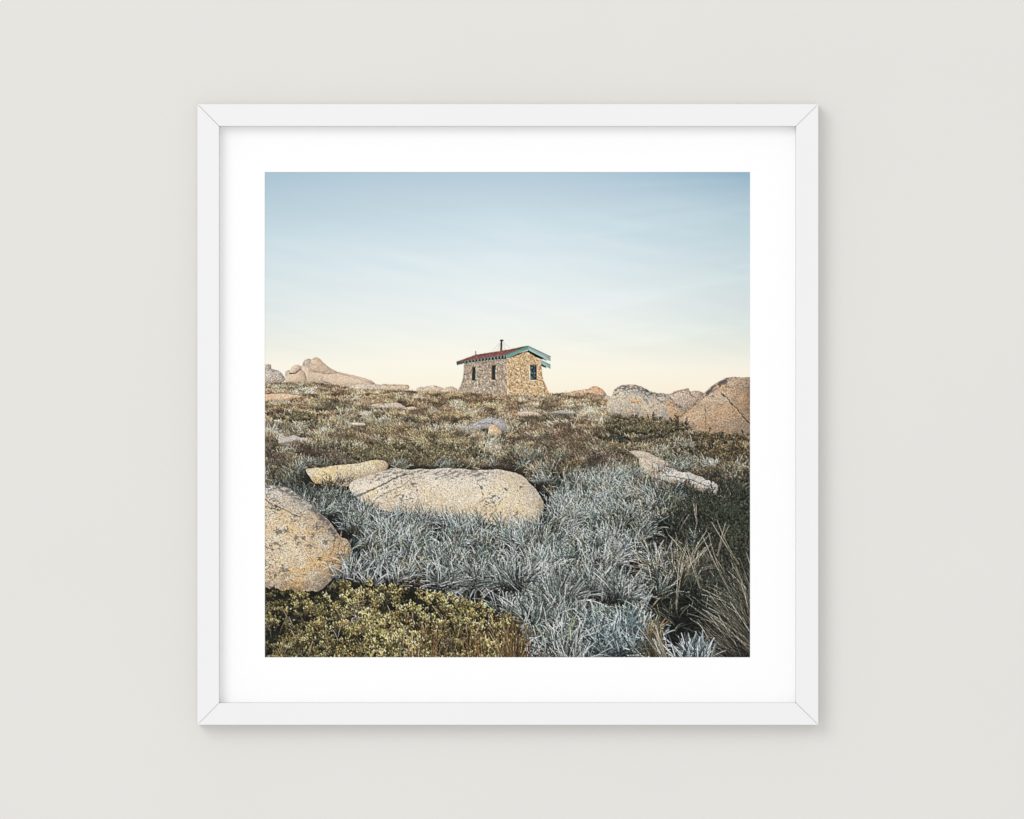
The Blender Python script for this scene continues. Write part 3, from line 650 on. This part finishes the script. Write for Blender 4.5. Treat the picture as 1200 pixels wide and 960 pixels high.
def paint_near():
    notbush = lambda x, y: ~((x < 585) & (y > 702 - 0 * x)) 
    grow(566, 612, 3.2, x0=628, x1=890, keep=lambda x, y: ((x > 642) | (y > 611)) & ((x < 735) | (y > np.interp(x, [735,750,766,787,807,823,845,860,890], [541,556,567,573,577,582,586,588,580]))))
    grow(560, 606, 3.2, x0=300, x1=440, keep=lambda x, y: (x < np.interp(y, [560, 575, 590, 604], [396, 404, 416, 430])) & (y > np.interp(x, [300, 350, 360, 402, 408], [560, 560, 577, 577, 582])))
    left_boulder()
    # growth hugging the foot of the long boulder
    grow(596, 640, 3.3, x0=396, keep=lambda x, y: (y > np.interp(x, [396, 415, 440, 540, 600, 634, 640, 660], [596, 599, 603, 612, 621, 620, 608, 600])) & (x > np.interp(y, [596,655,672,690], [407,412,399,378])))
    order_draw(strays(60, (690, 860), (600, 660), (16, 30), (-.7, .5), (-.4, .6), ST, .6), 0)
    grow(640, 690, 3.2, x0=372, keep=lambda x, y: x > np.interp(y, [596,655,672,690], [407,412,399,378]))
    # big dark-green tussocks with pale straw on the right
    F = []
    for cx, cy, n, L, sp, ln, pal in ((796,690,70,54,.45,-.15,ST), (770,676,60,42,.45,-.5,ST), (812,676,50,52,.42,.1,ST), (828,640,60,28,.6,0,[(70,76,66),(90,94,80)]), (860,660,120,30,.7,0,[(56,64,56),(76,82,70),(96,98,82)]), (848,690,110,40,.6,-.3,[(86,88,76),(60,66,58),(130,122,104)])):
        F.append(fan(cx, cy, n, L, sp, ln, pal, .75, .25, 1., 6))
    order_draw(join(*F), 0)
    grow(690, 728, 3.0, x0=560, keep=lambda x, y: (x > 575) | (y < 705))
    bushes([patch_bush(862, 625, 26, 34, 900, 8, 2., DK, .95), patch_bush(850, 600, 40, 10, 500, 6, 1.8, DK, .95), patch_bush(872, 680, 14, 26, 300, 8, 2., DK, .9)])
    # the reddish-brown seed stems
    for x0, y0, L, a in ((760,640,34,-.75), (792,716,62,.02), (866,662,60,-.62), (802,664,50,.5), (840,652,40,.2), (820,690,50,-.35), (853,690,70,-.5), (816,612,22,-.2)):
        order_draw(mk(np.array([x0, x0 + 1.]), np.array([y0, y0]), L, a, np.array([.1, .3]), .7, [(172,164,142), (150,140,120)], .7, y0, E_HEATH), 0)
    F = []
    for cx, cy, n, L, sp, ln, pal, w in (
        (652,716,240,46,.42,.0,SV,1.15), (640,742,200,44,.5,-.55,SV,1.1), (664,744,230,48,.5,.3,SV,1.2), (600,690,200,36,.5,-.3,SV,1.0), (690,700,220,44,.42,.15,SV,1.1), (724,706,180,38,.5,.2,SV,1.05), (560,684,200,30,.7,-.5,SV,.95), (520,690,190,28,.8,.4,SV,.95)):
        F.append(fan(cx, cy, n, L, sp, ln, pal, w, .12, .9, 8))
    order_draw(join(*F), 0)
    grow(728, 752, 2.2, x0=590)
    F = []
    for cx, cy, n, L, sp, ln in ((735,742,170,34,1.0,.2), (715,756,170,36,1.0,-.6), (750,748,120,32,1.1,-.9), (700,764,160,42,.8,-.9), (760,764,120,34,.9,-.4), (690,748,100,30,1.,.3), (728,770,140,38,.9,-.6)):
        F.append(fan(cx, cy, n, L, sp, ln, BL, 1.25, .3, 1.6, 10))
    order_draw(join(*F), 0)
    # long grass bending in from the right edge
    F = []
    for cx, cy, n, L, ln in ((892,772,150,86,-.62), (886,752,110,70,-.5), (900,740,130,84,-.35), (870,775,90,60,-.75), (884,720,70,60,-.45), (850,782,90,60,-.95)):
        F.append(fan(cx, cy, n, L, .2, ln, [(112,110,96), (140,134,116), (80,84,74), (168,160,142), (58,64,58), (98,84,70)], .62, .3, .7, 7))
    order_draw(join(*F), 0)
    order_draw(join(fan(768,778,50,38,.3,-.25,[(140,120,84),(104,90,66),(160,142,108),(76,74,58)],.7,.4,.4,6), fan(783,780,40,52,.1,-.35,ST,.9,.5,.3,3), fan(765,748,40,26,.35,.1,[(168,144,98),(150,120,76)],.8,.4,.4,4)), 0)
    order_draw(fan(812, 776, 120, 32, .36, .12, [(202,212,214), (176,190,194), (150,166,170)], 1.35, .45, .5, 9), 0)
    grow(752, 786, 1.6, x0=590, x1=700)
    order_draw(join(fan(668,790,160,44,.6,-.2,SV,1.15,.15,.8,12), fan(640,788,90,34,.6,-.2,[(176,164,154),(140,120,104),(110,92,80)],1.1,.3,1.2,10)), 0)
    golden_bush()

def golden_bush():
    # silvery dead twigs and brown reeds behind, then rows of leafy sprigs
    def top(x): return np.interp(x, [300, 330, 360, 385, 400, 425, 450, 470, 500, 535, 560, 590, 612, 620], [682, 685, 689, 688, 682, 676, 681, 685, 690, 697, 704, 716, 735, 790])
    sl = (slice(int((670 - PY0) * SS), CW), slice(0, int((622 - PX0) * SS)))
    X, Y = GX[sl], GY[sl]
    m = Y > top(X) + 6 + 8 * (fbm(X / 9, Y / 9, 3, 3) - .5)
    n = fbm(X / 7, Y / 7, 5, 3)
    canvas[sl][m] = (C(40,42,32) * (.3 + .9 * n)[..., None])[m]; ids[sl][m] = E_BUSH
    order_draw(join(fan(600,790,190,62,.13,-.05,[(136,110,72),(110,84,56),(160,134,94),(84,66,48)],.8,.3,.5,10), fan(575,790,120,60,.16,0.05,[(136,104,70),(110,84,56),(84,66,48)],.8,.3,.5,14)), 0)
    order_draw(join(fan(505,792,120,60,.15,.1,[(136,104,66),(110,80,52),(160,128,88),(84,62,44)],.7,.3,.4,14), fan(470,790,60,50,.15,0,[(120,92,62),(90,66,46),(150,124,90)],.7,.3,.4,8)), 0)
    order_draw(fan(417,738,60,30,.4,-.1,[(190,176,160),(160,146,132),(206,196,184)],.8,.4,.6,6), 0)
    y = 684.
    while y < 792:
        nrow = 88
        x = rng.uniform(300, 622, nrow); yy = y + rng.uniform(0, 5, nrow)
        dens = .5 * fbm(x / 15, yy / 13, 6, 3) + .5 * fbm(x / 6, yy / 6, 2, 2)
        ok = (yy - 9 > top(x) + 9 * (fbm(x / 7, x * 0 + 2, 5, 3) - .5)) & (dens > .43 + .035 * (x < 400)) & ((x < 560) | (rng.random(nrow) < .55))
        x, yy = x[ok], yy[ok]
        s = np.interp(yy, [690, 790], [.8, 1.12]).astype(np.float32)
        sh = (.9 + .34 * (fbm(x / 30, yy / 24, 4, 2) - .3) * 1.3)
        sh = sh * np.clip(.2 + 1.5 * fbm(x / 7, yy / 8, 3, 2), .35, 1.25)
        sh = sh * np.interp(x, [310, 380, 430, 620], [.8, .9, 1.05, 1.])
        bushrow(x, yy, 13 * s, 1.95 * s, sh)
        y += 3.4
    order_draw(join(fan(506,786,40,50,.16,.1,[(150,112,70),(120,86,54),(176,142,98)],.6,.5,.4,14), fan(560,790,40,48,.14,0,[(146,112,72),(110,84,56)],.6,.5,.4,10), fan(603,790,110,56,.13,-.05,[(140,112,72),(110,84,56),(164,136,94),(84,66,48)],.7,.35,.5,8)), 0)
    x = rng.uniform(310, 600, 90); yy = rng.uniform(720, 790, 90)
    order_draw(mk(x, yy, rng.uniform(8, 22, 90), rng.normal(0, .4, 90), rng.normal(0, .5, 90), .6, C(168,150,134)[None] * rng.uniform(.55, 1.1, 90)[:, None], .6, yy, E_BUSH), 0)

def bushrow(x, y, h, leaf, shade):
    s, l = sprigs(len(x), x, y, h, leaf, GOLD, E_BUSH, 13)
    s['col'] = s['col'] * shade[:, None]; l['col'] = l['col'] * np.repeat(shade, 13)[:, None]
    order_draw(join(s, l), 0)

def paint_all():
    paint_sky(); paint_ground()
    paint_hut_first = True
    paint_far_rocks(); paint_hut()
    paint_mid(); paint_near()
    # the fine tonal bite of the printed photograph
    return canvas, ids
KEY, FILL, AMB = .21, .02, .90

# ================================================================ the room side: wall, frame, lamps, camera
sc = bpy.context.scene
U = 0.0011                      # one unit of the picture lattice, in metres
COL = sc.collection
def MX(x): return (x - 600) * U
def MZ(y): return (480 - y) * U

def material(name, color, rough=.6, spec=.3, bump=0., bscale=400., vary=0., attr=None):
    m = bpy.data.materials.new(name); m.use_nodes = True
    nt = m.node_tree; b = nt.nodes['Principled BSDF']
    b.inputs['Base Color'].default_value = (*color, 1); b.inputs['Roughness'].default_value = rough
    b.inputs['Specular IOR Level'].default_value = spec
    tc = nt.nodes.new('ShaderNodeTexCoord')
    if vary:
        n = nt.nodes.new('ShaderNodeTexNoise'); n.inputs['Scale'].default_value = 3.5; n.inputs['Detail'].default_value = 5
        r = nt.nodes.new('ShaderNodeValToRGB')
        r.color_ramp.elements[0].position = .3; r.color_ramp.elements[1].position = .7
        r.color_ramp.elements[0].color = (*[c * (1 - vary) for c in color], 1); r.color_ramp.elements[1].color = (*[c * (1 + vary) for c in color], 1)
        nt.links.new(tc.outputs['Object'], n.inputs['Vector']); nt.links.new(n.outputs['Fac'], r.inputs['Fac']); nt.links.new(r.outputs['Color'], b.inputs['Base Color'])
    if attr:
        a = nt.nodes.new('ShaderNodeAttribute'); a.attribute_name = attr; nt.links.new(a.outputs['Color'], b.inputs['Base Color'])
    if bump:
        n = nt.nodes.new('ShaderNodeTexNoise'); n.inputs['Scale'].default_value = bscale; n.inputs['Detail'].default_value = 4
        bp = nt.nodes.new('ShaderNodeBump'); bp.inputs['Strength'].default_value = bump; bp.inputs['Distance'].default_value = .0004
        nt.links.new(tc.outputs['Object'], n.inputs['Vector']); nt.links.new(n.outputs['Fac'], bp.inputs['Height']); nt.links.new(bp.outputs['Normal'], b.inputs['Normal'])
    return m
def lin(v): 
    v = np.asarray(v, float) / 255; return np.where(v <= .04045, v / 12.92, ((v + .055) / 1.055) ** 2.4)
GAIN = 1.12                     # light falling on the wall, relative to a white card
def paint_of(*rgb): return tuple(float(c) for c in lin(rgb) / GAIN)
M_WALL = material('wall_paint', paint_of(230, 228.5, 224), .85, .15, .25, 260, .006)
M_FRAME = material('white_lacquered_wood', paint_of(242, 242, 242), .45, .3, .08, 500, .004)
M_MAT = material('white_mat_board', (.90, .90, .90), .9, .1, .1, 900)
M_BACK = material('brown_backing_board', (.28, .22, .16), .9, .1, .2, 300, .05)
M_PAPER = material('cotton_paper', (.86, .86, .85), .8, .1)
M_INK = material('pigment_ink_on_paper', (.5, .5, .5), .75, .12, attr='ink')

def mesh_object(name, verts, faces, mat, parent=None, label=None, kind=None):
    me = bpy.data.meshes.new(name); me.from_pydata([tuple(v) for v in verts], [], faces); me.update()
    o = bpy.data.objects.new(name, me); COL.objects.link(o); me.materials.append(mat)
    if parent is not None: o.parent = parent
    if label: o['label'] = label
    if kind: o['kind'] = kind
    return o
def bevelled(o, w, seg=2):
    bm = bmesh.new(); bm.from_mesh(o.data); bmesh.ops.recalc_face_normals(bm, faces=bm.faces)
    bmesh.ops.bevel(bm, geom=list(bm.edges), offset=w, segments=seg, profile=.5, affect='EDGES')
    bm.to_mesh(o.data); bm.free(); return o
def box(name, x0, x1, y0, y1, z0, z1, mat, parent=None, **k):
    v = [(x, y, z) for x in (x0, x1) for y in (y0, y1) for z in (z0, z1)]
    f = [(0,1,3,2), (4,6,7,5), (0,4,5,1), (2,3,7,6), (0,2,6,4), (1,5,7,3)]
    return mesh_object(name, v, f, mat, parent, **k)

# the wall, a plastered slab with its painted face at y = 0
wall = box('wall', -5, 5, 0, .12, -2.2, 3.2, M_WALL, kind='structure')
wall['label'] = 'plain warm off-white painted wall behind the framed print'; wall['category'] = 'wall'

root = bpy.data.objects.new('framed_print', None); COL.objects.link(root)
FX0, FX1, FZ0, FZ1 = MX(231.4), MX(959.0), MZ(849.6), MZ(122.2)       # outer edge of the frame
IX0, IX1, IZ0, IZ1 = MX(257.0), MX(932.9), MZ(823.9), MZ(148.1)       # sight edge
root.location = ((FX0 + FX1) / 2, 0, FZ0)
root['label'] = 'square white wooden frame with wide white mat around a landscape print of a stone hut'
root['category'] = 'framed picture'
def hang(o): o.location = (-root.location.x, 0, -root.location.z); return o

YB, YF = -.0015, -.0240         # back and front of the rails
G = .00016                      # half the hairline at each mitre
def rail(o0, o1, i1, i0, d):
    """o0-o1 outer edge, i0-i1 sight edge, d = unit direction along the rail"""
    def sh(p, s): return (p[0] + d[0] * s * G, p[1] + d[1] * s * G)
    q = [sh(o0, 1), sh(o1, -1), sh(i1, -1), sh(i0, 1)]
    v = [(p[0], YF, p[1]) for p in q] + [(p[0], YB, p[1]) for p in q]
    f = [(0,1,2,3), (7,6,5,4), (0,4,5,1), (1,5,6,2), (2,6,7,3), (3,7,4,0)]
    o = mesh_object('rail', v, f, M_FRAME, root); bevelled(o, .0009, 3); hang(o)
    for p in o.data.polygons: p.use_smooth = False
    return o
TL, TR, BR, BL_ = (FX0, FZ1), (FX1, FZ1), (FX1, FZ0), (FX0, FZ0)
tl, tr, br, bl = (IX0, IZ1), (IX1, IZ1), (IX1, IZ0), (IX0, IZ0)
rail(TL, TR, tr, tl, (1, 0)); rail(BL_, BR, br, bl, (1, 0)); rail(TL, BL_, bl, tl, (0, -1)); rail(TR, BR, br, tr, (0, -1))

YM = -.0100                     # face of the mat
PXa, PXb, PZa, PZb = MX(PX0), MX(PX0 + PW), MZ(PY0 + PW), MZ(PY0)
m = .003
def ring(y): return [(IX0 - m, y, IZ0 - m), (IX1 + m, y, IZ0 - m), (IX1 + m, y, IZ1 + m), (IX0 - m, y, IZ1 + m)]
def hole(y, e): return [(PXa - e, y, PZa - e), (PXb + e, y, PZa - e), (PXb + e, y, PZb + e), (PXa - e, y, PZb + e)]
v = ring(YM) + hole(YM, .0004) + hole(YM + .0007, 0) + ring(YM + .0007)
f = [(i, (i + 1) % 4, 4 + (i + 1) % 4, 4 + i) for i in range(4)] + [(4 + i, 4 + (i + 1) % 4, 8 + (i + 1) % 4, 8 + i) for i in range(4)]
f += [(8 + i, 8 + (i + 1) % 4, 12 + (i + 1) % 4, 12 + i) for i in range(4)] + [(12 + i, 12 + (i + 1) % 4, (i + 1) % 4, i) for i in range(4)]
# the mat slips into a rabbet: it stops just short of the inside of the rails
M_ = .0002
v = [(min(max(x, IX0 + M_), IX1 - M_), y, min(max(z, IZ0 + M_), IZ1 - M_)) for x, y, z in v]
mat_ = hang(mesh_object('mat', v, f, M_MAT, root))
hang(box('backing_board', IX0 + .0003, IX1 - .0003, -.0085, -.003, IZ0 + .0003, IZ1 - .0003, M_BACK, root))
YP = YM + .0009
paper = hang(box('print', PXa - .01, PXb + .01, YP + .0001, YP + .0006, PZa - .01, PZb + .01, M_PAPER, root, label='colour landscape print of a lone stone hut on a heath with granite boulders'))

# the picture: one flat sheet of ink, cut along the outlines of what it shows
paint_all()
ink, el = finish()
inkl = (lin(ink) / GAIN).astype(np.float32)
xs = np.linspace(PXa - .0003, PXb + .0003, NG); zs = np.linspace(PZb + .0003, PZa - .0003, NG)
NAMES = {E_SKY: ('sky', None), E_HEATH: ('heath', 'frosted silver-grey tussock grass and low brown heath on the slope'), E_BUSH: ('shrub', 'golden-green small-leaved shrub in the lower left foreground'),
 E_LWALL: ('stone_wall', 'shaded long stone wall with two narrow windows'), E_RWALL: ('stone_wall', 'sunlit golden gable wall of stone'), E_ROOF: ('roof', None),
 E_BARGE: ('barge_board', 'green gable boards at the near end of the roof'), E_BARGE2: ('barge_board', 'short green board at the far eave'), E_EAVE: ('eaves', None),
 E_WIN1: ('window', 'narrow window nearer the left end of the hut'), E_WIN2: ('window', 'narrow window in the middle of the long wall'), E_WIN3: ('window', 'larger window in the gable wall'),
 E_FLUE: ('flue', None), E_VENT: ('vent_pipe', None)}
ROCKS = {0: 'small square block at the left edge of the skyline', 1: 'lichened dome at the left edge of the skyline', 2: 'large pale outcrop of joined granite blocks left on the skyline', 3: 'flat slab at the right foot of the skyline outcrop',
 4: 'low rocks on the skyline left of the hut', 5: 'small round rock just left of the hut', 6: 'low pink rock on the skyline right of the hut', 7: 'orange domed rock right of the hut', 8: 'low grey rock below the orange dome',
 9: 'cracked rock behind the two right-hand boulders', 10: 'dark-lichened grey boulder right of the hut', 11: 'tall split boulder at the right edge', 12: 'flat orange slab at the left edge', 13: 'small pale rock on the slope left of the hut',
 14: 'small tan rock beside the pale one', 15: 'flat pink slab below the hut', 16: 'flat grey slab below and right of the hut', 17: 'grey wedge-shaped rock in mid slope', 18: 'tan block at the end of the grey wedge rock', 19: 'tiny pale rock on the left slope',
 20: 'ragged pale rock on the left slope', 21: 'long pale slab running down the right slope', 22: 'low tan boulder behind the long boulder', 23: 'long rounded tan boulder in the middle', 24: 'large orange-tan boulder at the left edge'}
for k, t in ROCKS.items(): NAMES[E_ROCK + k] = ('boulder', t)
cell = el[:-1, :-1]
for k, (nm, lb) in NAMES.items():
    r, c = np.nonzero(cell == k)
    if len(r) < 3: continue
    quad = np.stack([r * NG + c, (r + 1) * NG + c, (r + 1) * NG + c + 1, r * NG + c + 1], 1)
    uq, inv = np.unique(quad, return_inverse=True); inv = inv.reshape(-1)
    co = np.stack([xs[uq % NG], np.full(len(uq), YP), zs[uq // NG]], 1).astype(np.float32)
    me = bpy.data.meshes.new(nm); nv, nf = len(uq), len(quad)
    me.vertices.add(nv); me.loops.add(nf * 4); me.polygons.add(nf)
    me.vertices.foreach_set('co', co.ravel()); me.loops.foreach_set('vertex_index', inv.astype(np.int32))
    me.polygons.foreach_set('loop_start', np.arange(0, nf * 4, 4, dtype=np.int32)); me.polygons.foreach_set('loop_total', np.full(nf, 4, np.int32))
    me.update(calc_edges=True)
    a = me.color_attributes.new('ink', 'FLOAT_COLOR', 'POINT')
    rgba = np.ones((nv, 4), np.float32); rgba[:, :3] = inkl.reshape(-1, 3)[uq]
    a.data.foreach_set('color', rgba.ravel()); me.materials.append(M_INK)
    o = bpy.data.objects.new(nm, me); COL.objects.link(o); o.parent = paper
    if lb: o['label'] = lb
    if nm == 'heath': o['kind'] = 'stuff'

# ---------------------------------------------------------------- lamps: a wide soft window-like key from the upper left, a broad front fill
def lamp(name, loc, size, factor):
    d = math.sqrt(sum(c * c for c in loc)); cos = -loc[1] / d
    L = bpy.data.lights.new(name, 'AREA'); L.shape = 'DISK'; L.size = size; L.energy = factor * math.pi ** 2 * d * d / cos
    o = bpy.data.objects.new(name, L); COL.objects.link(o); o.location = loc
    from mathutils import Vector
    o.rotation_euler = (-Vector(loc)).to_track_quat('-Z', 'Y').to_euler()
    return o
lamp('key_lamp', (-10.5, -15, 9.5), 13, KEY)
lamp('fill_lamp', (1.5, -20, .5), 5, FILL)
w = bpy.data.worlds.new('World'); sc.world = w; w.use_nodes = True
w.node_tree.nodes['Background'].inputs[0].default_value = (1, 1, 1, 1); w.node_tree.nodes['Background'].inputs[1].default_value = AMB

cam = bpy.data.cameras.new('camera'); co = bpy.data.objects.new('camera', cam); COL.objects.link(co); sc.camera = co
D = 10.0
co.location = (0, -D, 0); co.rotation_euler = (math.radians(90), 0, 0)
cam.sensor_width = 36; cam.lens = 36 * (D - .02) / (1200 * U); cam.clip_start = .1; cam.clip_end = 200
sc.view_settings.view_transform = 'Standard'; sc.view_settings.look = 'None'; sc.view_settings.exposure = 0; sc.view_settings.gamma = 1
sc.cycles.max_bounces = 6
